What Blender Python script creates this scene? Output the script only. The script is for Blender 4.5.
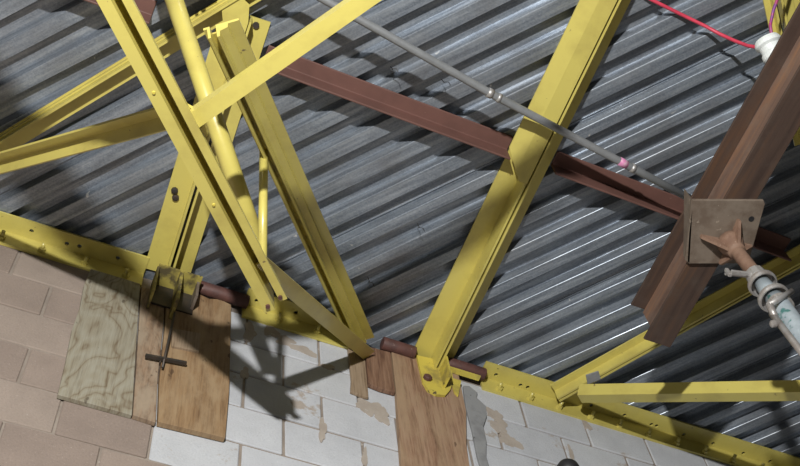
import bpy, bmesh, math, random
from mathutils import Vector, Matrix
random.seed(7)
for o in list(bpy.data.objects): bpy.data.objects.remove(o, do_unlink=True)
scene = bpy.context.scene
C = scene.collection
V = Vector

# ------------------------------------------------------------------ camera
cam_d = bpy.data.cameras.new('camera'); cam = bpy.data.objects.new('camera', cam_d); C.objects.link(cam)
cam_d.sensor_width = 36.0; cam_d.lens = 53.82; cam_d.clip_start = 0.02; cam_d.clip_end = 100
rt = V((0.920273, -0.381495, -0.086943)); up = V((-0.30486, -0.838385, 0.451852)); fw = V((0.245271, 0.389322, 0.887846))
cm = Matrix((rt, up, -fw)).transposed().to_4x4(); cm.translation = V((0, -2.26, 1.6))
cam.matrix_world = cm
scene.camera = cam

# ------------------------------------------------------------------ light
world = bpy.data.worlds.new('world'); scene.world = world; world.use_nodes = True
bg = world.node_tree.nodes['Background']; bg.inputs[0].default_value = (0.80, 0.88, 1.0, 1); bg.inputs[1].default_value = 0.014
def point(name, loc, power, radius, col):
    l = bpy.data.lights.new(name, 'POINT'); l.energy = power; l.shadow_soft_size = radius; l.color = col
    o = bpy.data.objects.new(name, l); C.objects.link(o); o.location = loc; return o
point('work_lamp', (-0.68, -3.48, 2.98), 800, 0.05, (1.0, 0.985, 0.95))
vs = scene.view_settings
vs.view_transform = 'Standard'; vs.look = 'None'; vs.gamma = 1; vs.use_curve_mapping = False; vs.exposure = 0.0

# ------------------------------------------------------------------ materials
def new_mat(name):
    m = bpy.data.materials.new(name); m.use_nodes = True
    nt = m.node_tree; return m, nt, nt.nodes['Principled BSDF']
def coords(nt, scale=(1, 1, 1), loc=(0, 0, 0)):
    g = nt.nodes.new('ShaderNodeNewGeometry'); mp = nt.nodes.new('ShaderNodeMapping')
    mp.inputs['Scale'].default_value = scale; mp.inputs['Location'].default_value = loc
    nt.links.new(g.outputs['Position'], mp.inputs['Vector']); return mp.outputs[0]
def noise(nt, vec, scale, detail=4, rough=0.55, dist=0.0):
    n = nt.nodes.new('ShaderNodeTexNoise'); n.inputs['Scale'].default_value = scale
    n.inputs['Detail'].default_value = detail; n.inputs['Roughness'].default_value = rough; n.inputs['Distortion'].default_value = dist
    nt.links.new(vec, n.inputs['Vector']); return n.outputs['Fac']
def ramp(nt, fac, stops):
    r = nt.nodes.new('ShaderNodeValToRGB'); cr = r.color_ramp
    while len(cr.elements) < len(stops): cr.elements.new(0.5)
    for e, (p, c) in zip(cr.elements, stops): e.position = p; e.color = (*c, 1) if len(c) == 3 else c
    nt.links.new(fac, r.inputs[0]); return r.outputs[0]
def mix(nt, fac, a, b, mode='MIX'):
    m = nt.nodes.new('ShaderNodeMix'); m.data_type = 'RGBA'; m.blend_type = mode
    for s, v in ((0, fac), (6, a), (7, b)):
        if isinstance(v, (int, float)): m.inputs[s].default_value = v
        elif isinstance(v, tuple): m.inputs[s].default_value = (*v, 1)
        else: nt.links.new(v, m.inputs[s])
    return m.outputs[2]
def bump(nt, bs, h, strength=0.3, dist=0.004):
    b = nt.nodes.new('ShaderNodeBump'); b.inputs['Strength'].default_value = strength; b.inputs['Distance'].default_value = dist
    nt.links.new(h, b.inputs['Height']); nt.links.new(b.outputs[0], bs.inputs['Normal'])
def blotchy(name, base, dark, speck=None, scale=9, speck_scale=40, lo=0.42, hi=0.68, rough=0.5, metal=0.0, bmp=0.15, speck_lo=0.66, amount=0.7):
    m, nt, bs = new_mat(name); v = coords(nt)
    n1 = noise(nt, v, scale, 6, 0.6)
    f = ramp(nt, n1, [(lo, (0, 0, 0)), (hi, (amount,) * 3)])
    col = mix(nt, f, base, dark)
    if speck:
        n2 = noise(nt, v, speck_scale, 3, 0.6)
        f2 = ramp(nt, n2, [(speck_lo, (0, 0, 0)), (speck_lo + 0.05, (1, 1, 1))])
        col = mix(nt, f2, col, speck)
    nt.links.new(col, bs.inputs['Base Color'])
    bs.inputs['Roughness'].default_value = rough; bs.inputs['Metallic'].default_value = metal
    if bmp: bump(nt, bs, noise(nt, v, speck_scale * 2, 3), bmp, 0.002)
    return m
MAT = {}
MAT['yellow'] = blotchy('yellow_paint', (0.58, 0.50, 0.128), (0.40, 0.325, 0.085), (0.20, 0.15, 0.06), 7, 34, 0.47, 0.74, 0.33, 0.0, 0.08, 0.705)
_b = MAT['yellow'].node_tree.nodes['Principled BSDF']; _b.inputs['Coat Weight'].default_value = 0.35; _b.inputs['Coat Roughness'].default_value = 0.13
MAT['yellow_dirty'] = blotchy('worn_yellow_paint', (0.62, 0.51, 0.09), (0.20, 0.16, 0.07), (0.10, 0.08, 0.05), 14, 30, 0.46, 0.66, 0.5, 0.0, 0.15, 0.66)
MAT['primer'] = blotchy('brown_primer', (0.150, 0.072, 0.058), (0.105, 0.052, 0.042), (0.22, 0.13, 0.10), 10, 60, 0.4, 0.7, 0.55, 0.0, 0.1, 0.72)
MAT['rust_bar'] = blotchy('rusty_bar', (0.115, 0.050, 0.042), (0.055, 0.028, 0.025), (0.28, 0.20, 0.17), 25, 70, 0.4, 0.65, 0.6, 0.0, 0.4, 0.68)
MAT['rust_plate'] = blotchy('rusted_plate', (0.205, 0.165, 0.130), (0.12, 0.085, 0.062), (0.30, 0.25, 0.20), 18, 45, 0.42, 0.62, 0.6, 0.1, 0.3, 0.66)
MAT['rust_red'] = blotchy('orange_rust', (0.235, 0.145, 0.100), (0.15, 0.080, 0.053), (0.34, 0.24, 0.18), 20, 50, 0.42, 0.62, 0.7, 0.0, 0.4, 0.66)
MAT['tube'] = blotchy('pale_blue_paint', (0.40, 0.46, 0.50), (0.28, 0.33, 0.36), (0.07, 0.19, 0.18), 22, 17, 0.42, 0.66, 0.45, 0.2, 0.15, 0.58)
MAT['galv'] = blotchy('galvanised_fitting', (0.46, 0.45, 0.44), (0.27, 0.22, 0.19), (0.20, 0.13, 0.10), 26, 60, 0.42, 0.66, 0.42, 0.5, 0.15, 0.68)
MAT['conduit'] = blotchy('grey_conduit', (0.27, 0.28, 0.29), (0.19, 0.20, 0.21), None, 20, 60, 0.4, 0.7, 0.45, 0.3, 0.05)
MAT['white_ceramic'] = blotchy('white_plastic', (0.72, 0.76, 0.76), (0.50, 0.53, 0.52), None, 30, 60, 0.45, 0.75, 0.35, 0.0, 0)
MAT['red'] = blotchy('red_sheath', (0.62, 0.055, 0.10), (0.45, 0.035, 0.07), None, 30, 60, 0.4, 0.7, 0.45, 0.0, 0)
MAT['purple'] = blotchy('purple_sheath', (0.20, 0.05, 0.22), (0.45, 0.05, 0.12), None, 26, 60, 0.45, 0.55, 0.45, 0.0, 0)
MAT['pink'] = blotchy('pink_tape', (0.62, 0.22, 0.42), (0.70, 0.50, 0.55), None, 60, 60, 0.45, 0.6, 0.6, 0.0, 0)
MAT['black'] = blotchy('black_rubber', (0.018, 0.018, 0.020), (0.030, 0.030, 0.032), None, 30, 60, 0.4, 0.7, 0.55, 0.0, 0.1)
MAT['steel'] = blotchy('dark_steel', (0.06, 0.055, 0.05), (0.10, 0.07, 0.05), None, 40, 60, 0.4, 0.7, 0.5, 0.5, 0.1)
MAT['slab'] = blotchy('dark_board', (0.05, 0.05, 0.055), (0.03, 0.03, 0.03), None, 4, 40, 0.4, 0.7, 0.9)
MAT['mortar'] = blotchy('tan_mortar', (0.30, 0.255, 0.215), (0.19, 0.155, 0.130), (0.42, 0.38, 0.34), 9, 50, 0.4, 0.65, 0.95, 0.0, 0.6, 0.68)
MAT['smear'] = blotchy('pale_mortar', (0.42, 0.37, 0.32), (0.33, 0.28, 0.235), (0.50, 0.47, 0.44), 14, 50, 0.4, 0.65, 0.95, 0.0, 0.7, 0.66)
MAT['patch'] = blotchy('grey_mortar', (0.27, 0.275, 0.28), (0.16, 0.16, 0.165), (0.10, 0.10, 0.10), 14, 40, 0.45, 0.7, 0.95, 0.0, 0.8, 0.68)
MAT['concrete'] = blotchy('floor_concrete', (0.16, 0.155, 0.15), (0.10, 0.097, 0.092), None, 3, 30, 0.4, 0.7, 0.85, 0.0, 0.2)
def block_mat(name, base, stain, speck, stain_lo, pits):
    m, nt, bs = new_mat(name); v = coords(nt)
    g = noise(nt, v, 130, 4, 0.7); b = noise(nt, v, 7, 5, 0.6); st = noise(nt, v, 5.0, 6, 0.7)
    c = mix(nt, ramp(nt, b, [(0.35, (0, 0, 0)), (0.70, (0.8,) * 3)]), base, tuple(x * 0.80 for x in base))
    c = mix(nt, ramp(nt, g, [(0.30, (0.55,) * 3), (0.48, (0, 0, 0))]), c, tuple(x * 0.70 for x in base))
    c = mix(nt, ramp(nt, g, [(0.62, (0, 0, 0)), (0.74, (0.8,) * 3)]), c, speck)
    c = mix(nt, ramp(nt, st, [(stain_lo, (0, 0, 0)), (stain_lo + 0.05, (0.85,) * 3)]), c, stain)
    nt.links.new(c, bs.inputs['Base Color']); bs.inputs['Roughness'].default_value = 0.92
    bump(nt, bs, g, pits, 0.004); return m
MAT['tan_block'] = [block_mat('tan_block_%d' % i, c, tuple(x * 0.6 for x in c), (0.46, 0.40, 0.35), 0.66, 0.6)
    for i, c in enumerate([(0.305, 0.243, 0.204), (0.278, 0.220, 0.185), (0.33, 0.268, 0.226)])]
MAT['white_block'] = [block_mat('white_block_%d' % i, c, (0.36, 0.30, 0.245), (0.66, 0.67, 0.69), s_, 0.5)
    for i, (c, s_) in enumerate([((0.545, 0.56, 0.59), 0.66), ((0.50, 0.515, 0.545), 0.61), ((0.53, 0.545, 0.57), 0.585)])]
def deck_mat():
    m, nt, bs = new_mat('galvanised_deck')
    v = coords(nt); a = math.radians(131.5)
    mp = nt.nodes.new('ShaderNodeMapping'); mp.vector_type = 'POINT'
    mp.inputs['Rotation'].default_value = (0, 0, -a); g = nt.nodes.new('ShaderNodeNewGeometry')
    nt.links.new(g.outputs['Position'], mp.inputs['Vector'])
    mp2 = nt.nodes.new('ShaderNodeMapping'); mp2.inputs['Scale'].default_value = (0.35, 6, 6); nt.links.new(mp.outputs[0], mp2.inputs['Vector'])
    streak = noise(nt, mp2.outputs[0], 9, 5, 0.6)
    spang = nt.nodes.new('ShaderNodeTexVoronoi'); spang.inputs['Scale'].default_value = 190; nt.links.new(v, spang.inputs['Vector'])
    blot = noise(nt, v, 3.0, 5, 0.65)
    c1 = ramp(nt, streak, [(0.36, (0.15, 0.178, 0.22)), (0.50, (0.25, 0.29, 0.345)), (0.66, (0.40, 0.445, 0.50))])
    sp = nt.nodes.new('ShaderNodeSeparateColor'); nt.links.new(spang.outputs['Color'], sp.inputs[0])
    c2 = mix(nt, 0.28, c1, ramp(nt, sp.outputs[0], [(0, (0.14, 0.155, 0.18)), (1, (0.42, 0.45, 0.48))]))
    c3 = mix(nt, ramp(nt, blot, [(0.45, (0, 0, 0)), (0.75, (0.6, 0.6, 0.6))]), c2, (0.17, 0.165, 0.165))
    dr = noise(nt, v, 22, 2, 0.5)
    c4 = mix(nt, ramp(nt, dr, [(0.76, (0, 0, 0)), (0.79, (1, 1, 1))]), c3, (0.62, 0.62, 0.60))
    nt.links.new(c4, bs.inputs['Base Color'])
    bs.inputs['Metallic'].default_value = 0.5
    nt.links.new(ramp(nt, streak, [(0.3, (0.44,) * 3), (0.7, (0.30,) * 3)]), bs.inputs['Roughness'])
    return m
MAT['deck'] = deck_mat()
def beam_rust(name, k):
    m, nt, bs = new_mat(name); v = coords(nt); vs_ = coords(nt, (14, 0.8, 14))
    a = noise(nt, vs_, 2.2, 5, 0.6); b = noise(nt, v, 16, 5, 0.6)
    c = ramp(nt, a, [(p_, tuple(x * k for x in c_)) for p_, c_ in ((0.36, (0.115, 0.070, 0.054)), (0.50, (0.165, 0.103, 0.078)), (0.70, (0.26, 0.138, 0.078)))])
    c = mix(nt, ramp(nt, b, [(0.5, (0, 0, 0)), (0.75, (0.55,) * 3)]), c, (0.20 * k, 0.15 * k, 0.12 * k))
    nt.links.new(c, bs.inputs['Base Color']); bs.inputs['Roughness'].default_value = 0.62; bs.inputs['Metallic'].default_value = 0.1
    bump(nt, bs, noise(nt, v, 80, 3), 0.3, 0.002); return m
MAT['rust_web'] = beam_rust('rust_streaked_web', 0.98); MAT['rust_beam'] = beam_rust('darker_rust_flange', 0.42)  # one rust recipe for both; flange colours scaled darker than the web's
def wood(name, stops_, scale=5.0, dist=3.0, off=0.0, stretch=0.16, blot=None, fine_amt=0.55, rings=16):
    stops = [tuple(x * 0.88 for x in c_) for c_ in stops_]
    m, nt, bs = new_mat(name); v = coords(nt, (1, 0.3, stretch), (off, 0, off * 0.7))
    big = noise(nt, v, scale, 3, 0.5, dist)                      # growth rings: iso-lines of a stretched noise
    mul = nt.nodes.new('ShaderNodeMath'); mul.operation = 'MULTIPLY'; mul.inputs[1].default_value = rings; nt.links.new(big, mul.inputs[0])
    fr = nt.nodes.new('ShaderNodeMath'); fr.operation = 'PINGPONG'; fr.inputs[1].default_value = 1; nt.links.new(mul.outputs[0], fr.inputs[0])
    fine = noise(nt, coords(nt, (70, 12, 3.5)), 2.0, 5, 0.65)
    c = ramp(nt, fr.outputs[0], [(0.0, stops[0]), (0.30, stops[1]), (1.0, stops[2])])
    c = mix(nt, fine_amt, c, ramp(nt, fine, [(0.36, tuple(x * 0.75 for x in stops[0])), (0.5, stops[1]), (0.62, stops[2])]))
    if blot:
        c = mix(nt, ramp(nt, noise(nt, coords(nt, (5, 1, 1.6), (off, 0, 0)), 2.4, 5, 0.65), [(0.42, (0, 0, 0)), (0.62, (0.85,) * 3)]), c, blot)
    kn_ = noise(nt, coords(nt, (1, 1, 0.6), (off, 0, 0)), 26, 2, 0.5)
    c = mix(nt, ramp(nt, kn_, [(0.72, (0, 0, 0)), (0.76, (0.7,) * 3)]), c, tuple(x * 0.45 for x in stops[0]))
    nt.links.new(c, bs.inputs['Base Color']); bs.inputs['Roughness'].default_value = 0.75
    bump(nt, bs, fine, 0.3, 0.002); return m
MAT['ply_grey'] = wood('weathered_plywood', [(0.17, 0.120, 0.070), (0.31, 0.275, 0.20), (0.37, 0.35, 0.28)], 4.5, 0.8, 0.3, 0.45, None, 0.40, 26)
MAT['ply_brown'] = wood('brown_plywood', [(0.11, 0.060, 0.034), (0.26, 0.165, 0.10), (0.38, 0.26, 0.17)], 9.0, 1.2, 1.7, 0.4, (0.34, 0.27, 0.195), 0.5, 14)
MAT['ply_tan'] = wood('tan_plywood', [(0.15, 0.080, 0.038), (0.29, 0.175, 0.085), (0.36, 0.24, 0.13)], 3.0, 0.5, 4.1, 0.14, (0.35, 0.25, 0.145), 0.5, 14)
MAT['board_red'] = wood('reddish_board', [(0.17, 0.085, 0.048), (0.33, 0.195, 0.12), (0.43, 0.29, 0.195)], 3.0, 0.4, 2.2, 0.10, (0.36, 0.25, 0.155), 0.6, 18)
MAT['board_dark'] = wood('dark_reddish_board', [(0.10, 0.048, 0.030), (0.21, 0.110, 0.066), (0.32, 0.195, 0.125)], 5.0, 0.4, 5.2, 0.14, None, 0.6, 18)
MAT['board_tan'] = wood('pale_tan_board', [(0.22, 0.145, 0.085), (0.34, 0.25, 0.165), (0.41, 0.31, 0.215)], 4.0, 0.4, 6.2, 0.14, None, 0.55, 16)

# ------------------------------------------------------------------ helpers
def base(o): return o.location if o is not None else V((0, 0, 0))
def root_of(p):
    off = V((0, 0, 0))
    while p is not None: off = off + p.location; p = p.parent
    return off
def link(name, me, mat, parent=None, kind=None, bevel=0.0, smooth=False, label=None):
    if mat is not None: me.materials.append(mat)
    o = bpy.data.objects.new(name, me); C.objects.link(o)
    if parent is not None: o.parent = parent
    if kind: o['kind'] = kind
    if label: o['label'] = label
    if smooth:
        for p in me.polygons: p.use_smooth = True
    if bevel:
        b = o.modifiers.new('bevel', 'BEVEL'); b.width = bevel; b.segments = 2; b.limit_method = 'ANGLE'; b.angle_limit = math.radians(40)
    return o
def mesh(name, verts, faces, mat, parent=None, **k):
    off = root_of(parent)
    if parent is None:                      # a thing of its own: origin at its base
        n = len(verts); off = V((sum(v[0] for v in verts) / n, sum(v[1] for v in verts) / n, min(v[2] for v in verts)))
    me = bpy.data.meshes.new(name); me.from_pydata([tuple(V(v) - off) for v in verts], [], faces); me.update()
    bm = bmesh.new(); bm.from_mesh(me); bmesh.ops.recalc_face_normals(bm, faces=bm.faces); bm.to_mesh(me); bm.free()
    o = link(name, me, mat, parent, **k)
    if parent is None: o.location = off
    return o
def thing(name, label, cat, loc, group=None):
    o = bpy.data.objects.new(name, None); C.objects.link(o); o.location = loc; o.empty_display_size = 0.1
    o['label'] = label; o['category'] = cat
    if group: o['group'] = group
    return o
def tag(o, label, cat, group=None):
    o['label'] = label; o['category'] = cat
    if group: o['group'] = group
    return o
def frame(p, q, upv=V((0, 0, 1)), roll=0.0):
    a = (q - p).normalized(); s = a.cross(upv).normalized(); u = s.cross(a).normalized()
    if roll: R_ = Matrix.Rotation(roll, 3, a); s = R_ @ s; u = R_ @ u
    return a, s, u
def sweep(name, prof, p, q, mat, parent=None, roll=0.0, cut0=0.0, cut1=0.0, upv=V((0, 0, 1)), **k):
    """profile (side, up) swept from p to q; cut0/cut1 skew the ends along the side axis"""
    p, q = V(p), V(q); a, s, u = frame(p, q, upv, roll); n = len(prof); vs = []
    for e, c in ((p, cut0), (q, cut1)):
        for x, y in prof: vs.append(e + s * x + u * y + a * (c * x))
    fs = [[i, (i + 1) % n, n + (i + 1) % n, n + i] for i in range(n)] + [list(range(n))[::-1], list(range(n, 2 * n))]
    return mesh(name, vs, fs, mat, parent, **k)
def Lp(w, h, t, x0=0.0, sx=1):
    """angle: flange of width w at the top going out on side sx from x0, leg of depth h hanging down at x0"""
    P = [(x0, 0), (x0 + sx * w, 0), (x0 + sx * w, -t), (x0 + sx * t, -t), (x0 + sx * t, -h), (x0, -h)]
    return P if sx < 0 else P[::-1]
def Lb(w, h, t, x0=0.0, sx=1):
    """angle with its flange at the bottom and its leg standing up at x0"""
    P = [(x0, 0), (x0 + sx * w, 0), (x0 + sx * w, t), (x0 + sx * t, t), (x0 + sx * t, h), (x0, h)]
    return P
def rect(x0, x1, y0, y1): return [(x0, y0), (x1, y0), (x1, y1), (x0, y1)]
def circ(r, n=16): return [(r * math.cos(2 * math.pi * i / n), r * math.sin(2 * math.pi * i / n)) for i in range(n)]
def rod(name, p, q, r, mat, parent=None, n=16, **k):
    o = sweep(name, circ(r, n), p, q, mat, parent, upv=V((0.31, 0.2, 0.93)) if abs((V(q) - V(p)).normalized().z) < 0.9 else V((1, 0, 0)), **k)
    for f in o.data.polygons: f.use_smooth = len(f.vertices) == 4
    return o
def tube_path(name, pts, r, mat, parent=None, n=10, **k):
    pts = [V(p) for p in pts]; vs = []; fs = []
    for i, p in enumerate(pts):
        a = (pts[min(i + 1, len(pts) - 1)] - pts[max(i - 1, 0)]).normalized()
        s = a.cross(V((0.2, 0.1, 1))).normalized(); u = s.cross(a)
        vs += [p + s * (r * math.cos(2 * math.pi * j / n)) + u * (r * math.sin(2 * math.pi * j / n)) for j in range(n)]
    for i in range(len(pts) - 1):
        for j in range(n): fs.append([i * n + j, i * n + (j + 1) % n, (i + 1) * n + (j + 1) % n, (i + 1) * n + j])
    fs += [list(range(n))[::-1], list(range((len(pts) - 1) * n, len(pts) * n))]
    o = mesh(name, vs, fs, mat, parent, **k)
    for f in o.data.polygons: f.use_smooth = len(f.vertices) == 4
    return o
def lathe(name, p, q, prof, mat, parent=None, n=24, **k):
    """prof: (t along p->q in metres, radius)"""
    p, q = V(p), V(q); a, s, u = frame(p, q, V((0, 1, 0.1))); vs = []; fs = []
    for t, r in prof:
        vs += [p + a * t + s * (r * math.cos(2 * math.pi * j / n)) + u * (r * math.sin(2 * math.pi * j / n)) for j in range(n)]
    m_ = len(prof)
    for i in range(m_ - 1):
        for j in range(n): fs.append([i * n + j, i * n + (j + 1) % n, (i + 1) * n + (j + 1) % n, (i + 1) * n + j])
    fs += [list(range(n))[::-1], list(range((m_ - 1) * n, m_ * n))]
    return mesh(name, vs, fs, mat, parent, **k)
def panel(name, pts, y0, y1, mat, parent=None, **k):
    """polygon in the wall plane (x, z) with thickness from y0 (front) to y1 (back)"""
    n = len(pts); vs = [(x, y0, z) for x, z in pts] + [(x, y1, z) for x, z in pts]
    fs = [list(range(n)), list(range(n, 2 * n))[::-1]] + [[i, (i + 1) % n, n + (i + 1) % n, n + i] for i in range(n)]
    return mesh(name, vs, fs, mat, parent, **k)
def hplate(name, pts, z0, z1, mat, parent=None, **k):
    n = len(pts); vs = [(x, y, z0) for x, y in pts] + [(x, y, z1) for x, y in pts]
    fs = [list(range(n)), list(range(n, 2 * n))[::-1]] + [[i, (i + 1) % n, n + (i + 1) % n, n + i] for i in range(n)]
    return mesh(name, vs, fs, mat, parent, **k)
def box(name, lo, hi, mat, parent=None, **k):
    return hplate(name, [(lo[0], lo[1]), (hi[0], lo[1]), (hi[0], hi[1]), (lo[0], hi[1])], lo[2], hi[2], mat, parent, **k)

# ------------------------------------------------------------------ setting: floor, wall, deck
box('floor', (-6, -9, -0.15), (8, 0.3, 0.0), MAT['concrete'], kind='structure')
wall = box('wall_back', (-6, 0.006, 0.0), (8, 0.30, 5.612), MAT['mortar'], kind='structure')
BL, BH = 0.288, 0.200
def block_mesh(w, h, i):
    bm = bmesh.new(); bmesh.ops.create_cube(bm, size=1)
    for v in bm.verts:
        v.co.x *= w; v.co.z *= h; v.co.y *= 0.06
        v.co.x += random.uniform(-.0015, .0015); v.co.z += random.uniform(-.0015, .0015)
    bmesh.ops.bevel(bm, geom=list(bm.edges), offset=0.0035, segments=1, affect='EDGES')
    me = bpy.data.meshes.new('concrete_block'); bm.to_mesh(me); bm.free(); return me
tan_meshes = []; white_meshes = []
for i in range(3):
    a = block_mesh(BL - 0.009, BH - 0.009, i); a.materials.append(MAT['tan_block'][i]); tan_meshes.append(a)
    b = block_mesh(BL - 0.009, BH - 0.009, i); b.materials.append(MAT['white_block'][i]); white_meshes.append(b)
woff = root_of(wall)
for r in range(9):
    zc = 5.355 + 0.1 - r * BH
    ph = 0.68 if r % 2 == 0 else 0.826
    for k in range(-7, 11):
        x0 = ph + k * BL; xc = x0 + BL / 2
        if xc < -1.3 or xc > 3.8: continue
        lim = 0.36 if r < 5 else 0.36 + 0.2 * (r - 4)
        me = random.choice(tan_meshes if xc < lim else white_meshes)
        o = bpy.data.objects.new('concrete_block', me); C.objects.link(o); o.parent = wall
        o.location = V((xc, 0.030 + random.uniform(-.0015, .0015), zc)) - woff
        o.rotation_euler = (random.uniform(-.004, .004), random.uniform(-.003, .003), random.uniform(-.004, .004))

# mortar squeezed out over the joints of the white blocks
for sx, sz, w, h in ((0.69, 5.44, .03, .07), (0.775, 5.49, .03, .05), (0.83, 5.455, .045, .035), (0.90, 5.425, .07, .028), (1.00, 5.36, .03, .02), (0.965, 4.955, .018, .07), (1.155, 5.17, .055, .06), (1.20, 5.14, .04, .05),
                     (1.69, 5.37, .035, .05), (1.70, 5.30, .04, .06), (1.73, 5.22, .05, .05), (2.13, 5.50, .02, .04), (0.68, 5.16, .015, .05), (1.115, 4.86, .012, .06), (2.0, 5.26, .012, .05), (0.25, 5.33, .03, .014)):
    n_p = 28; pts = []; ph_ = [random.uniform(0, 6.3) for _ in range(4)]
    for i_ in range(n_p):
        a_ = -2 * math.pi * i_ / n_p; k_ = 0.85 + sum(am * math.sin(fq * a_ + p0) for am, fq, p0 in zip((.16, .14, .09, .07), (2, 3, 5, 8), ph_)); pts.append((sx + w * k_ * math.cos(a_), sz + h * k_ * math.sin(a_)))
    panel('mortar_smear', pts, -0.0022 - random.uniform(0, .001), 0.006, MAT['smear'], wall)
# steel deck: sheets of corrugated ribs laid on the diagonal
ang = math.radians(131.5); D = V((math.cos(ang), math.sin(ang), 0)); N = V((D.y, -D.x, 0))
ZD, DEP = 5.628, 0.042
ceil = box('ceiling', (-3.2, -3.0, ZD + 0.055), (5.2, 0.28, ZD + 0.10), MAT['slab'], kind='structure')
Y0, Y1 = -2.9, 0.14
def deck_profile(nr, PITCH):
    pts = []; f = 0.0022
    for i in range(nr):
        u = i * PITCH; k = PITCH - 0.118
        # top flat, near web, bottom flange, far web (small fillets on the near folds)
        pts += [(u, DEP), (u + 0.022, DEP),
                (u + 0.032 - f * 0.3, f), (u + 0.032 + f * 0.4, f * 0.25), (u + 0.032 + f * 1.5, 0), (u + 0.055, -0.0008), (u + 0.077 + k, 0), (u + 0.0775 + k, 0.001),
                (u + 0.084 + k, DEP - 0.001), (u + 0.085 + k, DEP)]
    e = nr * PITCH
    pts += [(e, DEP), (e + 0.012, DEP - 0.002), (e + 0.012, DEP - 0.007)]
    return pts
NR = 6; UB = 0.409
for sh in range(-6, 5):
    PITCH = 0.1235 if sh < 0 else 0.1135
    prof = deck_profile(NR, PITCH); ub = UB + sh * NR * PITCH
    vs_ = []
    for u, h in prof:
        b = N * (ub + u)
        for y in (Y0, Y1):
            t = (y - b.y) / D.y; pnt = b + D * t; vs_.append((pnt.x, pnt.y, ZD + h + (0.0008 if sh % 2 else 0)))
    xs = [v[0] for v in vs_]
    if max(xs) < -2.2 or min(xs) > 5.0: continue
    fs_ = [[2 * i, 2 * i + 1, 2 * i + 3, 2 * i + 2] for i in range(len(prof) - 1)]
    o = mesh('deck_sheet', vs_, fs_, MAT['deck'], ceil)
    s_ = o.modifiers.new('thickness', 'SOLIDIFY'); s_.thickness = 0.0012; s_.offset = 1

# ------------------------------------------------------------------ ledger angles on the wall
def plate_holes(name, x0, x1, y0, y1, z0, z1, holes, r, mat, parent):
    """flat bar x0..x1, y0..y1, z0..z1 drilled with real octagonal holes at (x, y)"""
    vs, fs = [], []; holes = sorted(holes); xs = x0
    def quadbox(a, b):
        i = len(vs)
        for z in (z0, z1): vs.extend([(a, y0, z), (b, y0, z), (b, y1, z), (a, y1, z)])
        fs.extend([[i, i + 1, i + 2, i + 3], [i + 7, i + 6, i + 5, i + 4], [i, i + 4, i + 5, i + 1], [i + 2, i + 6, i + 7, i + 3]])
    for hx, hy in holes:
        a, b = hx - r * 1.25, hx + r * 1.25
        if a > xs: quadbox(xs, a)
        i = len(vs)
        outer = [(b, hy), (b, y1), (hx, y1), (a, y1), (a, hy), (a, y0), (hx, y0), (b, y0)]
        inner = [(hx + r * math.cos(k * math.pi / 4), hy + r * math.sin(k * math.pi / 4)) for k in range(8)]
        for z in (z0, z1): vs.extend([(x, y, z) for x, y in outer] + [(x, y, z) for x, y in inner])
        for k in range(8):
            l = (k + 1) % 8
            fs.append([i + k, i + l, i + 8 + l, i + 8 + k]); fs.append([i + 16 + k, i + 24 + k, i + 24 + l, i + 16 + l])
            fs.append([i + 8 + k, i + 8 + l, i + 24 + l, i + 24 + k]); fs.append([i + k, i + 16 + k, i + 16 + l, i + l])
        xs = b
    quadbox(xs, x1)
    return mesh(name, vs, fs, mat, parent)
def ledger(x0, x1, label, holes, studs, mat=MAT['yellow']):
    t = thing('ledger_angle', label, 'steel angle', (x0, 0, 5.527), 'yellow ledger angles bolted along the wall top')
    box('wall_leg', (x0, -0.010, 5.527), (x1, -0.0005, 5.614), mat, t)
    plate_holes('deck_leg', x0, x1, -0.080, -0.0005, 5.614, 5.624, holes, 0.0085, mat, t)
    for (sx, sz) in studs:
        b = rod('anchor_bolt', (sx, -0.010, sz), (sx + random.uniform(-.004, .004), -0.042, sz + 0.002), 0.0075, mat, t, 8)
        lathe('nut', (sx, -0.010, sz), (sx, -0.03, sz), [(0, 0.014), (0.012, 0.014)], mat, b, 6)
    return t
ledger(-1.6, 0.264, 'yellow ledger angle with studs on the tan blocks, left of the bearing stub',
    [(-1.17, -.04), (-1.02, -.04), (-0.87, -.04), (-0.62, -.04), (-0.46, -.036), (-0.33, -.04), (-0.17, -.043), (-0.037, -.036), (0.009, -.041), (0.154, -.041)],
    [(-0.99, 5.556), (-0.70, 5.556), (-0.41, 5.556), (-0.26, 5.556), (-0.113, 5.556), (0.044, 5.552), (0.20, 5.552)])
ledger(0.655, 1.125, 'short yellow ledger angle on white blocks behind the end of the diagonal joist',
    [(0.70, -.04), (0.86, -.04), (1.04, -.036)], [(0.80, 5.568), (0.958, 5.568), (1.08, 5.562)])
ledger(1.662, 3.9, 'long yellow ledger angle with studs above the white blocks at lower right',
    [(1.724, -.037), (1.841, -.024), (1.874, -.024), (2.03, -.03), (2.167, -.030), (2.323, -.032), (2.455, -.027), (2.480, -.028), (2.614, -.026), (2.759, -.026), (2.912, -.024), (3.049, -.024), (3.2, -.024), (3.35, -.024)],
    [(1.738, 5.555), (1.877, 5.552), (2.009, 5.552), (2.155, 5.550), (2.289, 5.550), (2.425, 5.548), (2.565, 5.548), (2.70, 5.548), (2.84, 5.548), (2.98, 5.548), (3.12, 5.548)])

# rusty round bars set on the wall top between the ledgers
for a, b, z, lab in ((0.447, 0.668, 5.592, 'dark rusty round bar on the wall top beside the bearing stub'),
                  (1.222, 1.362, 5.592, 'short rusty round bar on the wall top left of the right joist seat'),
                  (1.500, 1.668, 5.590, 'rusty round bar between the right joist seat and the long ledger angle')):
    tag(rod('rusty_bar', (a, -0.036, z), (b, -0.036, z - 0.002), 0.027, MAT['rust_bar'], n=20, bevel=0.003), lab, 'steel bar', 'rusty bars on the wall top')

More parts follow.
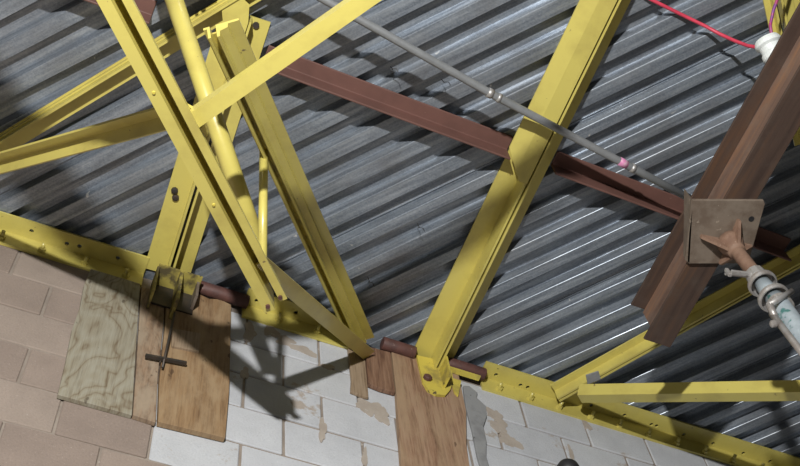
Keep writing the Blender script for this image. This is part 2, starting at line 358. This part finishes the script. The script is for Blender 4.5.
# ------------------------------------------------------------------ joists square to the wall
Yw = MAT['yellow']
def rivets(parent, pts, r=0.009, d=0.006, mat=None):
    for p in pts:
        lathe('bolt_head', p, V(p) - V((0, 0, 1)), [(0, r), (d, r * 0.8)], mat or MAT['steel'], parent, 8)
# right joist
jb = thing('steel_joist', 'yellow double-angle joist running straight from the reddish board up past the brown bridging', 'joist', (1.452, -0.02, 5.34), 'yellow joists square to the wall')
T5 = 5.626

def chord(parent, p, q, wl, wr, h, gap, z, mat=Yw, t=0.008, name='chord_angle', cuts=(0, 0)):
    """two angles back to back under a flange level z; p -> q runs towards the wall"""
    p, q = V((p[0], p[1], z)), V((q[0], q[1], z))
    sweep(name, Lp(wl, h, t, -gap / 2, -1), p, q, mat, parent)
    sweep(name, Lp(wr, h, t, gap / 2, 1), p, q, mat, parent)
def bchord(parent, p, q, wl, wr, h, gap, mat=Yw, t=0.007, name='bottom_chord_angle', dl=0.0):
    p, q = V(p), V(q); a = (q - p).normalized()
    sweep(name, Lb(wl, h, t, -gap / 2, -1), p, q - a * dl, mat, parent)
    sweep(name, Lb(wr, h, t, gap / 2, 1), p, q, mat, parent)
T5 = 5.6265
chord(jb, (1.442, -2.7), (1.452, -0.012), 0.086, 0.074, 0.100, 0.008, T5)
# cover plate under the chord, its end cut on the skew beside the bridging
vs_ = []
for z in (5.519, 5.526):
    vs_ += [(1.322, -2.6, z + 0.012), (1.326, -0.990, z + 0.012), (1.386, -0.915, z), (1.412, -0.885, z), (1.444, -0.885, z), (1.438, -2.6, z), (1.378, -2.6, z)]
fs_ = [list(range(7)), list(range(7, 14))[::-1]] + [[i, (i + 1) % 7, 7 + (i + 1) % 7, 7 + i] for i in range(7)]
mesh('cover_plate', vs_, [[0, 1, 2, 6], [2, 3, 4, 5, 6], [7, 13, 9, 8], [9, 13, 12, 11, 10]] + fs_[2:], Yw, jb)
panel('bearing_plate', [(1.372, 5.585), (1.378, 5.40), (1.393, 5.352), (1.425, 5.338), (1.466, 5.352), (1.492, 5.40), (1.515, 5.47), (1.52, 5.56), (1.47, 5.60)], -0.034, -0.0235, MAT['yellow_dirty'], jb)
panel('bearing_plate', [(1.505, 5.50), (1.512, 5.40), (1.525, 5.38), (1.545, 5.46), (1.556, 5.50)], -0.030, -0.0235, MAT['yellow_dirty'], jb)
box('seat_flange', (1.47, -0.048, 5.545), (1.640, -0.025, 5.552), MAT['yellow_dirty'], jb)
box('seat_web', (1.462, -0.10, 5.40), (1.470, -0.025, 5.53), MAT['yellow_dirty'], jb)
lathe('bolt_head', (1.398, -0.034, 5.43), (1.398, -0.06, 5.43), [(0, 0.018), (0.012, 0.018), (0.016, 0.012)], MAT['rust_bar'], jb, 8)

# left joist: the short one that ends at the node with the diagonals
ja = thing('steel_joist', 'short yellow double-angle joist on the bearing stub, crossed by the diagonal joist', 'joist', (0.352, -0.02, 5.40), 'yellow joists square to the wall')
chord(ja, (0.300, -1.092), (0.350, -0.035), 0.088, 0.074, 0.078, 0.010, T5, MAT['yellow'])
for (bx_, by_) in ((0.266, -0.378), (0.278, -0.352)):
    lathe('bolt_head', (bx_, by_, 5.618), (bx_, by_, 5.60), [(0, 0.013), (0.008, 0.013), (0.010, 0.006)], MAT['steel'], ja, 8)
lathe('bolt_head', (0.335, -1.07, 5.618), (0.335, -1.07, 5.60), [(0, 0.012), (0.008, 0.012)], MAT['steel'], ja, 8)
# bearing stub on the wall under it
st = thing('bearing_stub', 'dirty yellow I-shaped steel bearing stub on the wall top above the plywood', 'bracket', (0.385, -0.05, 5.30))
YD = blotchy('grimy_shaded_yellow', (0.38, 0.315, 0.075), (0.07, 0.055, 0.035), (0.05, 0.04, 0.03), 18, 34, 0.42, 0.58, 0.55, 0.0, 0.15, 0.64, 0.9)  # grime plus the shade of the stub's recesses, mixed into its yellow
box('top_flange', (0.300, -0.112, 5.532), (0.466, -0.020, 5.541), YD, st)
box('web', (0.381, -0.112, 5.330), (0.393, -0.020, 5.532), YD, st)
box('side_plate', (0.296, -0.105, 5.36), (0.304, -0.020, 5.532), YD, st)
box('back_plate', (0.300, -0.028, 5.40), (0.462, -0.020, 5.532), MAT['steel'], st)
panel('side_tab', [(0.462, 5.532), (0.462, 5.43), (0.452, 5.43), (0.452, 5.532)], -0.09, -0.028, MAT['rust_plate'], st)

# ------------------------------------------------------------------ diagonal joist with its webs, in front of the left joist
jm = thing('diagonal_joist', 'yellow diagonal open-web joist with round pipe webs bearing beside the small tan board', 'joist', (1.13, -0.02, 5.45), 'yellow diagonal joists under the deck')
ax = lambda t: V((0.639 + 0.672 * t, -0.556 + 0.741 * t, 0))
ZM = 5.544
def m2(parent, p, q, mat=Yw, wl=0.030, wr=0.104, nm='chord_angle'):
    p, q = V(p), V(q); k = wr / 0.104
    sweep(nm, Lp(wl, 0.045, 0.008, -0.009, -1), p, q, mat, parent)
    # heavier camera-side angle: its flange steps at mid width
    sweep(nm, [(0.008, 0), (wr, 0), (wr, -0.008), (0.060 * k, -0.008), (0.057 * k, -0.022), (0.018, -0.028), (0.016, -0.048), (0.008, -0.048)][::-1], p, q, mat, parent)
def at_z(v, z): return V((v.x, v.y, z))
m2(jm, (0.157, -1.271, 4.79), (1.106, -0.040, 5.541), Yw, 0.018, 0.074, 'end_strut_angle')
sweep('gap_strip', rect(-0.009, 0.008, -0.006, 0.0), (0.17, -1.254, 4.80), (1.09, -0.06, 5.53), MAT['yellow_dirty'], jm)  # added strip closing the gap between the angles so it reads dark
m2(jm, at_z(ax(-1.75), ZM), at_z(ax(-0.775), ZM))
hplate('gusset_plate', [(0.205, -1.10), (0.250, -1.165), (0.285, -1.150), (0.302, -1.09), (0.306, -0.985), (0.27, -0.955)], 5.5445, 5.5475, Yw, jm)
B0, B1 = V((-0.094, -1.342, 4.49)), V((0.582, -0.602, 4.62)); BD = (B1 - B0).normalized(); BS = BD.cross(V((0, 0, 1))).normalized(); BU = BS.cross(BD)
bx2 = lambda t: B1 + BD * t
bchord(jm, bx2(-2.4), bx2(0.0), 0.032, 0.023, 0.085, 0.024, dl=-0.02)
sweep('gap_strip', rect(-0.012, 0.012, 0.080, 0.085), bx2(-2.4), bx2(-0.02), MAT['yellow_dirty'], jm)  # added deep in the chord gap to keep the slot dark
sweep('end_diagonal', [(-0.026, 0), (0.026, 0), (0.026, 0.007), (-0.019, 0.007), (-0.019, 0.05), (-0.026, 0.05)], (0.5, -0.692, 4.655), (1.164, -0.028, 5.482), Yw, jm, roll=math.radians(-18))
rod('vertical_web', (0.436, -0.890, 5.045), (0.503, -0.705, 4.66), 0.0135, Yw, jm)
rod('pipe_web', (-0.053, -1.24, 5.453), (0.492, -0.684, 4.77), 0.0290, Yw, jm, 24)
for tt, oo in ((0.0, -0.026), (-0.015, 0.019)):
    c_ = bx2(tt) + BS * oo
    lathe('bolt_head', c_, c_ - BU, [(0, 0.007), (0.006, 0.007)], MAT['rust_bar'], jm, 8)
for tt in (-0.38, -0.75, -1.2):
    c_ = bx2(tt) - BS * 0.026
    lathe('bolt_head', c_, c_ - BU, [(0, 0.005), (0.003, 0.004)], MAT['yellow_dirty'], jm, 8)

# ------------------------------------------------------------------ left diagonal joist, running the other way
N2ROLL = 12
jn = thing('diagonal_joist', 'yellow diagonal joist at far left with thin top chord and sloping end strut', 'joist', (-0.62, -0.03, 5.45), 'yellow diagonal joists under the deck')
n_ = lambda t: V((-0.350 + 0.608 * t, -0.372 - 0.794 * t, 0))
p, q = n_(2.2), n_(-0.44)
sweep('chord_angle', Lp(0.062, 0.062, 0.008, -0.012, 1), V((p.x, p.y, 5.600)), V((q.x, q.y, 5.600)), Yw, jn)
sweep('back_angle', Lp(0.012, 0.030, 0.006, -0.0125, -1), V((p.x, p.y, 5.600)), V((q.x, q.y, 5.600)), Yw, jn)
sweep('end_diagonal', [(-0.036, 0), (0, 0.030), (0.036, 0), (0.031, -0.005), (0, 0.021), (-0.031, -0.005)], (0.160, -1.075, 4.62), (-0.592, -0.095, 5.58), Yw, jn, roll=math.radians(N2ROLL))
sweep('bottom_chord_angle', Lb(0.046, 0.045, 0.007, -0.023, 1), (0.75, -1.93, 4.60), (0.180, -1.058, 4.60), Yw, jn)
hplate('gusset_plate', [(0.150, -1.03), (0.176, -1.085), (0.205, -1.072), (0.215, -1.035), (0.185, -1.0)], 4.648, 4.656, Yw, jn)

# ------------------------------------------------------------------ right diagonal joist on the long ledger
jo = thing('diagonal_joist', 'yellow diagonal joist bearing on the long ledger below the rusty beam end', 'joist', (1.97, -0.05, 5.45), 'yellow diagonal joists under the deck')
o_ = lambda t: V((2.036 + 0.577 * t, -0.119 - 0.816 * t, 0))
p, q = o_(1.3), o_(-0.085)
chord(jo, (p.x, p.y), (q.x, q.y), 0.040, 0.040, 0.062, 0.006, 5.604)
d_ = V((2.527, -0.671, 5.0)) - V((2.024, -0.124, 5.494))
sweep('end_diagonal', [(-0.038, 0.030), (0, 0), (0.038, 0.030), (0.033, 0.036), (0, 0.009), (-0.033, 0.036)], V((2.024, -0.124, 5.494)) + d_ * 2.2, V((2.024, -0.124, 5.494)), Yw, jo, roll=math.radians(32))
c_ = V((2.06, -0.20, 5.53))
hplate('scuffed_tab', [(2.035, -0.20), (2.075, -0.235), (2.10, -0.205), (2.06, -0.165)], 5.530, 5.537, MAT['patch'], jo)

# far right diagonal joist, mostly behind the rusty beam
jr = thing('diagonal_joist', 'yellow diagonal joist at the top right corner behind the rusty beam', 'joist', (1.985, -1.80, 5.45), 'yellow diagonal joists under the deck')
ar = lambda t: V((1.985 + 0.672 * t, -1.80 + 0.741 * t, 0))
m2(jr, at_z(ar(-0.55), ZM), at_z(ar(0.55), ZM))

# ------------------------------------------------------------------ brown bridging angles
for a, b, y, lab in ((-2.2, -0.004, -0.993, 'brown bridging angle at the top left behind the diagonal bottom chord'),
                  (0.40, 1.352, -0.955, 'brown bridging angle between the left and right yellow joists'),
                  (1.532, 2.57, -0.950, 'long brown bridging angle passing behind the rusty beam')):
    tag(sweep('bridging_angle', Lp(0.062, 0.088, 0.008, 0, 1), (a, y, 5.6265), (b, y + (b - a) * 0.012, 5.6265), MAT['primer'], bevel=0.0025), lab, 'steel angle', 'brown bridging angles under the deck')

# ------------------------------------------------------------------ conduit and wires
cd_ = thing('conduit', 'thin grey metal conduit crossing under the deck and the right joist', 'conduit', (0.2, -1.32, 5.44))
cp = [V(p_) for p_ in ((0.10, -1.34, 5.46), (0.504, -1.277, 5.46), (1.152, -1.175, 5.46), (1.732, -1.101, 5.46), (2.03, -1.062, 5.46))]
tube_path('conduit_tube', cp, 0.0145, MAT['conduit'], cd_, 14)
dirc = (cp[3] - cp[2]).normalized()
for c0, w, r_, nm, mt in ((cp[2], 0.020, 0.0175, 'coupling', 'galv'), (cp[2] + dirc * 0.036, 0.012, 0.0170, 'coupling', 'galv'),
                      (cp[3] - dirc * 0.018, 0.034, 0.0158, 'marker_tape', 'pink'), (cp[3] + dirc * 0.026, 0.016, 0.0170, 'coupling', 'galv')):
    rod(nm, c0 - dirc * w / 2, c0 + dirc * w / 2, r_, MAT[mt], cd_, 14)
tag(tube_path('red_wire', [(1.536, -1.657, 5.613), (1.574, -1.651, 5.612), (1.707, -1.643, 5.605), (1.806, -1.639, 5.59), (1.857, -1.637, 5.56), (1.892, -1.644, 5.5), (1.91, -1.656, 5.43), (1.911, -1.673, 5.37), (1.928, -1.700, 5.345)], 0.0065, MAT['red'], n=10),
    'red wire strung across the top right to the white spool', 'wire')
tag(tube_path('purple_wire', [(1.922, -1.730, 5.335), (1.920, -1.755, 5.38), (1.914, -1.80, 5.40), (1.908, -1.86, 5.41), (1.89, -1.95, 5.42), (1.87, -2.1, 5.44)], 0.0055, MAT['purple'], n=10),
    'purple and red wire rising from the white spool', 'wire')
sp = thing('spool', 'white ribbed plastic spool hanging beside the rusty beam', 'spool', (1.922, -1.70, 5.27))
pa, pb = V((1.914, -1.712, 5.345)), V((1.967, -1.662, 5.27)); L_ = (pb - pa).length
lathe('spool_body', pa, pb, [(0.0, 0.014), (0.0, 0.040), (0.012, 0.046), (0.022, 0.046), (0.030, 0.038), (0.040, 0.036), (0.048, 0.036), (0.056, 0.042), (0.072, 0.042), (0.08, 0.036), (L_, 0.030), (L_, 0.012)], MAT['white_ceramic'], sp, 28)

# ------------------------------------------------------------------ shoring beam and post
sb = thing('shoring_beam', 'rusty brown steel I-beam carried by the shoring post', 'steel beam', (1.965, -0.66, 5.05))
RB = MAT['rust_beam']; XB = 1.965; ZB = 5.05; HB = 0.20
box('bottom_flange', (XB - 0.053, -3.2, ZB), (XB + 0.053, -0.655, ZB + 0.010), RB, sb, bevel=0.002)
box('web', (XB - 0.005, -3.2, ZB + 0.010), (XB + 0.005, -0.668, ZB + HB - 0.010), MAT['rust_web'], sb)
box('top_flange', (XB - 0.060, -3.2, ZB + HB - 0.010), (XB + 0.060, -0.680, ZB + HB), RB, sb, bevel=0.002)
PX, PY = 2.010, -1.102
po = thing('shoring_post', 'adjustable shoring post with screw jack under the rusty beam', 'shoring post', (PX, PY, 0.0))
rz = math.radians(-20)
def rot(x, y): return (1.965 + x * math.cos(rz) - y * math.sin(rz), -1.125 + x * math.sin(rz) + y * math.cos(rz))
hplate('head_plate', [rot(-0.125, -0.118), rot(0.115, -0.118), rot(0.122, -0.105), rot(0.105, 0.118), rot(-0.10, 0.118), rot(-0.116, 0.105)], 5.036, 5.0485, MAT['rust_plate'], po, bevel=0.002)
# upturned lip along the left edge of the head plate
lp = [rot(-0.125, -0.118), rot(-0.100, 0.118)]
vs_ = [(*lp[0], 5.036), (*lp[1], 5.036), (*lp[1], 5.085), (*lp[0], 5.115)]
vs_ += [(x - 0.008, y - 0.003, z) for x, y, z in vs_]
mesh('side_lip', vs_, [[0, 1, 2, 3], [7, 6, 5, 4], [0, 4, 5, 1], [1, 5, 6, 2], [2, 6, 7, 3], [3, 7, 4, 0]], MAT['rust_plate'], po)
hx, hy = rot(0.085, -0.05)
lathe('hole_disc', (hx, hy, 5.0362), (hx, hy, 4.9), [(0, 0.010), (0.0012, 0.010)], MAT['black'], po, 12)  # black disc painting the dark inside of a hole; nothing is drilled
# stiffening fins between plate and screw
for aa, ln in ((math.radians(172), 0.105), (math.radians(82), 0.085), (math.radians(-8), 0.080), (math.radians(-98), 0.085)):
    dx, dy = math.cos(aa), math.sin(aa); nx, ny = -dy * 0.005, dx * 0.005
    prof = [(0.0, 5.036), (ln, 5.036), (ln, 5.022), (0.028, 4.965), (0.0, 4.965)]
    vs_ = [(PX - 0.012 + dx * d0 + sgn * nx, PY + dy * d0 + sgn * ny, z) for sgn in (1, -1) for d0, z in prof]
    mesh('head_fin', vs_, [[0, 1, 2, 3, 4], [9, 8, 7, 6, 5]] + [[i, 5 + i, 5 + (i + 1) % 5, (i + 1) % 5] for i in range(5)], MAT['rust_red'], po)
top = V((PX - 0.012, PY, 5.03)); bot = V((PX + 0.006, PY, 4.66)); ax_ = (bot - top).normalized()
lathe('screw_collar', top, bot, [(0, 0.045), (0.02, 0.042), (0.055, 0.030), (0.07, 0.029)], MAT['rust_red'], po, 20, smooth=True)
prof = []
k = 0.06
while k < 0.36: prof += [(k, 0.0205), (k + 0.005, 0.0235)]; k += 0.010
lathe('jack_screw', top, bot, prof, MAT['rust_red'], po, 16, smooth=True)
def on(t): return top + ax_ * t
nut = lathe('jack_nut', on(0.205), bot, [(0, 0.026), (0.008, 0.032), (0.045, 0.034), (0.058, 0.028)], MAT['galv'], po, 12)
hd = V((-0.97, 0.22, 0)).normalized()
for oz in (-0.013, 0.013):
    hb = on(0.225) + V((0.0, oz * 0.8, oz))
    sweep('nut_handle', rect(-0.006, 0.006, -0.005, 0.005), hb + hd * 0.02, hb + hd * 0.095, MAT['galv'], nut, bevel=0.002)
sweep('nut_handle', rect(-0.006, 0.006, -0.020, 0.020), on(0.225) + hd * 0.088, on(0.225) + hd * 0.100, MAT['galv'], nut, bevel=0.002)
lathe('upper_ring', on(0.262), bot, [(0, 0.030), (0.0, 0.040), (0.006, 0.046), (0.016, 0.047), (0.024, 0.044), (0.024, 0.040), (0.004, 0.037), (0.004, 0.026)], MAT['galv'], po, 28, smooth=False)
lathe('upper_sleeve', on(0.266), bot, [(0, 0.026), (0.12, 0.028)], MAT['tube'], po, 24, smooth=True)
lathe('lower_ring', on(0.350), bot, [(0, 0.030), (0.0, 0.042), (0.006, 0.049), (0.016, 0.050), (0.024, 0.047), (0.024, 0.043), (0.004, 0.040), (0.004, 0.028)], MAT['galv'], po, 28)
tb = on(0.365)
lathe('post_tube', tb, (PX, PY, 0.0), [(0, 0.030), (0.05, 0.033), ((tb - V((PX, PY, 0))).length - 0.012, 0.033)], MAT['tube'], po, 28, smooth=True)
box('base_plate', (PX - 0.1, PY - 0.1, 0.0), (PX + 0.1, PY + 0.1, 0.012), MAT['tube'], po)
# locking pin with its lever beside the tube
pz = on(0.44); LF = V((-0.92, 0.38, 0)); FR = V((-0.53, -0.85, 0)) * 0.042
pin = rod('locking_pin', pz + LF * 0.058 + FR + V((0, 0, -0.030)), pz - LF * 0.042 + FR + V((0, 0, 0.045)), 0.0095, MAT['galv'], po, 12)
rod('pin_arm', pz + LF * 0.055 + FR + V((0, 0, -0.025)), pz + LF * 0.050 + FR * 0.3 + V((0, 0, -0.075)), 0.011, MAT['galv'], pin, 12)
rod('pin_lever', pz + LF * 0.054 + FR * 0.5 + V((0, 0, -0.045)), pz + LF * 0.040 + FR * 0.3 + V((0, 0, -0.36)), 0.0105, MAT['galv'], pin, 12)
kb = pz + LF * 0.058 + FR * 0.6 + V((0, 0, -0.105))
lathe('pin_knob', kb, kb + LF * 0.1 + V((0, 0, -0.02)), [(0, 0.009), (0.012, 0.012), (0.022, 0.011), (0.026, 0.005)], MAT['galv'], pin, 12)
lathe('tube_clamp', pz + V((0, 0, 0.045)), pz, [(0, 0.034), (0.0, 0.039), (0.028, 0.039), (0.028, 0.034)], MAT['galv'], po, 24)

# ------------------------------------------------------------------ plywood and boards on the wall
def ply(name, pts, y0, y1, mat, label, cat='plywood', **k):
    return tag(panel(name, pts, y0, y1, mat, **k), label, cat)
ply('plywood_sheet', [(0.072, 5.52), (0.066, 5.40), (0.074, 5.25), (0.070, 5.10), (0.080, 4.90), (0.085, 4.722), (0.318, 4.721), (0.300, 4.95), (0.285, 5.15), (0.262, 5.45), (0.258, 5.52)], -0.018, -0.0022, MAT['ply_grey'],
    'weathered greenish grey plywood sheet with swirling grain on the tan blocks', bevel=0.0012)
ply('plywood_strip', [(0.264, 5.50), (0.290, 5.15), (0.305, 4.95), (0.321, 4.722), (0.394, 4.716), (0.378, 4.95), (0.366, 5.30), (0.352, 5.50)], -0.019, -0.0022, MAT['ply_brown'],
    'narrow brown plywood strip between the grey sheet and the tan sheet', bevel=0.0012)
ply('plywood_sheet', [(0.358, 5.50), (0.372, 5.30), (0.384, 4.95), (0.401, 4.719), (0.620, 4.731), (0.622, 5.00), (0.614, 5.30), (0.606, 5.56), (0.56, 5.575), (0.52, 5.555), (0.47, 5.57), (0.46, 5.50)], -0.022, -0.0022, MAT['ply_tan'],
    'tan brown plywood sheet below the bearing stub, left of the white blocks', bevel=0.0012)
ply('wood_scrap', [(0.397, 5.262), (0.500, 5.284), (0.503, 5.165), (0.406, 5.150)], -0.030, -0.0225, MAT['board_tan'],
    'small pale wood scrap on the tan plywood below the bearing stub', 'wood')
ply('board', [(1.083, 5.515), (1.086, 5.30), (1.079, 5.222), (1.12, 5.214), (1.148, 5.215), (1.152, 5.515)], -0.014, -0.0022, MAT['board_tan'],
    'small pale tan board under the end of the diagonal joist', 'board', bevel=0.0012)
ply('board', [(1.155, 5.56), (1.152, 5.30), (1.20, 5.290), (1.258, 5.292), (1.262, 5.57)], -0.020, -0.0022, MAT['board_dark'],
    'dark reddish board piece left of the large reddish board', 'board', bevel=0.0012)
ply('board', [(1.268, 5.60), (1.262, 5.30), (1.240, 4.85), (1.225, 4.45), (1.495, 4.45), (1.505, 4.85), (1.518, 5.08), (1.550, 5.30), (1.555, 5.56)], -0.023, -0.0022, MAT['board_red'],
    'large reddish brown streaked board under the right joist seat', 'board', bevel=0.0012)
tag(panel('mortar_patch', [(1.572, 5.50), (1.600, 5.512), (1.632, 5.48), (1.622, 5.44), (1.655, 5.40), (1.648, 5.33), (1.62, 5.25), (1.618, 5.16), (1.60, 5.06), (1.606, 4.93), (1.57, 4.90), (1.562, 5.05), (1.566, 5.2), (1.562, 5.35)], -0.012, 0.004, MAT['patch'], bevel=0.003),
    'rough grey mortar patch between the reddish board and the white blocks', 'mortar')
tag(rod('rebar_rod', (0.393, -0.055, 5.325), (0.385, -0.036, 4.995), 0.0045, MAT['steel'], n=8), 'thin upright rusty rod below the bearing stub', 'rod')
tag(sweep('steel_strip', rect(-0.006, 0.006, -0.005, 0.005), (0.322, -0.037, 5.036), (0.462, -0.038, 5.058), MAT['steel']), 'short flat dark steel strip across the plywood joint', 'steel strip')
kn = thing('rubber_knob', 'black rounded knob on a stem at the bottom edge before the white blocks', 'knob', (1.872, -0.10, 4.55))
lathe('knob_head', (1.872, -0.10, 5.022), (1.872, -0.10, 4.5), [(0, 0.006), (0.004, 0.020), (0.012, 0.032), (0.026, 0.041), (0.045, 0.044), (0.065, 0.040), (0.075, 0.026)], MAT['black'], kn, 20, smooth=True)
rod('knob_stem', (1.872, -0.10, 4.96), (1.872, -0.10, 4.55), 0.018, MAT['black'], kn, 12)
rod('knob_bracket', (1.872, -0.10, 4.62), (1.872, 0.002, 4.62), 0.012, MAT['black'], kn, 12)

# loose tie wires hanging from the deck
wm = MAT['steel']
for (x_, y_, lab) in ((0.83, -1.09, 'short loose wire hanging from the deck above the middle of the brown bridging'), (1.02, -1.11, 'thin curled wire hanging from the deck just left of the conduit coupling'),
                   (1.07, -0.27, 'short bent wire hanging from the deck near the wall between the joists'), (1.16, -0.55, 'fine wire end poking out of the deck midway between wall and bridging')):
    pts = [(x_, y_, 5.640), (x_ + 0.004, y_ - 0.004, 5.60), (x_ - 0.006, y_ - 0.012, 5.575), (x_ + 0.006, y_ - 0.024, 5.555), (x_ + 0.012, y_ - 0.020, 5.54)]
    tag(tube_path('tie_wire', pts, 0.0013, wm, n=6), lab, 'wire', 'tie wires hanging from the deck')
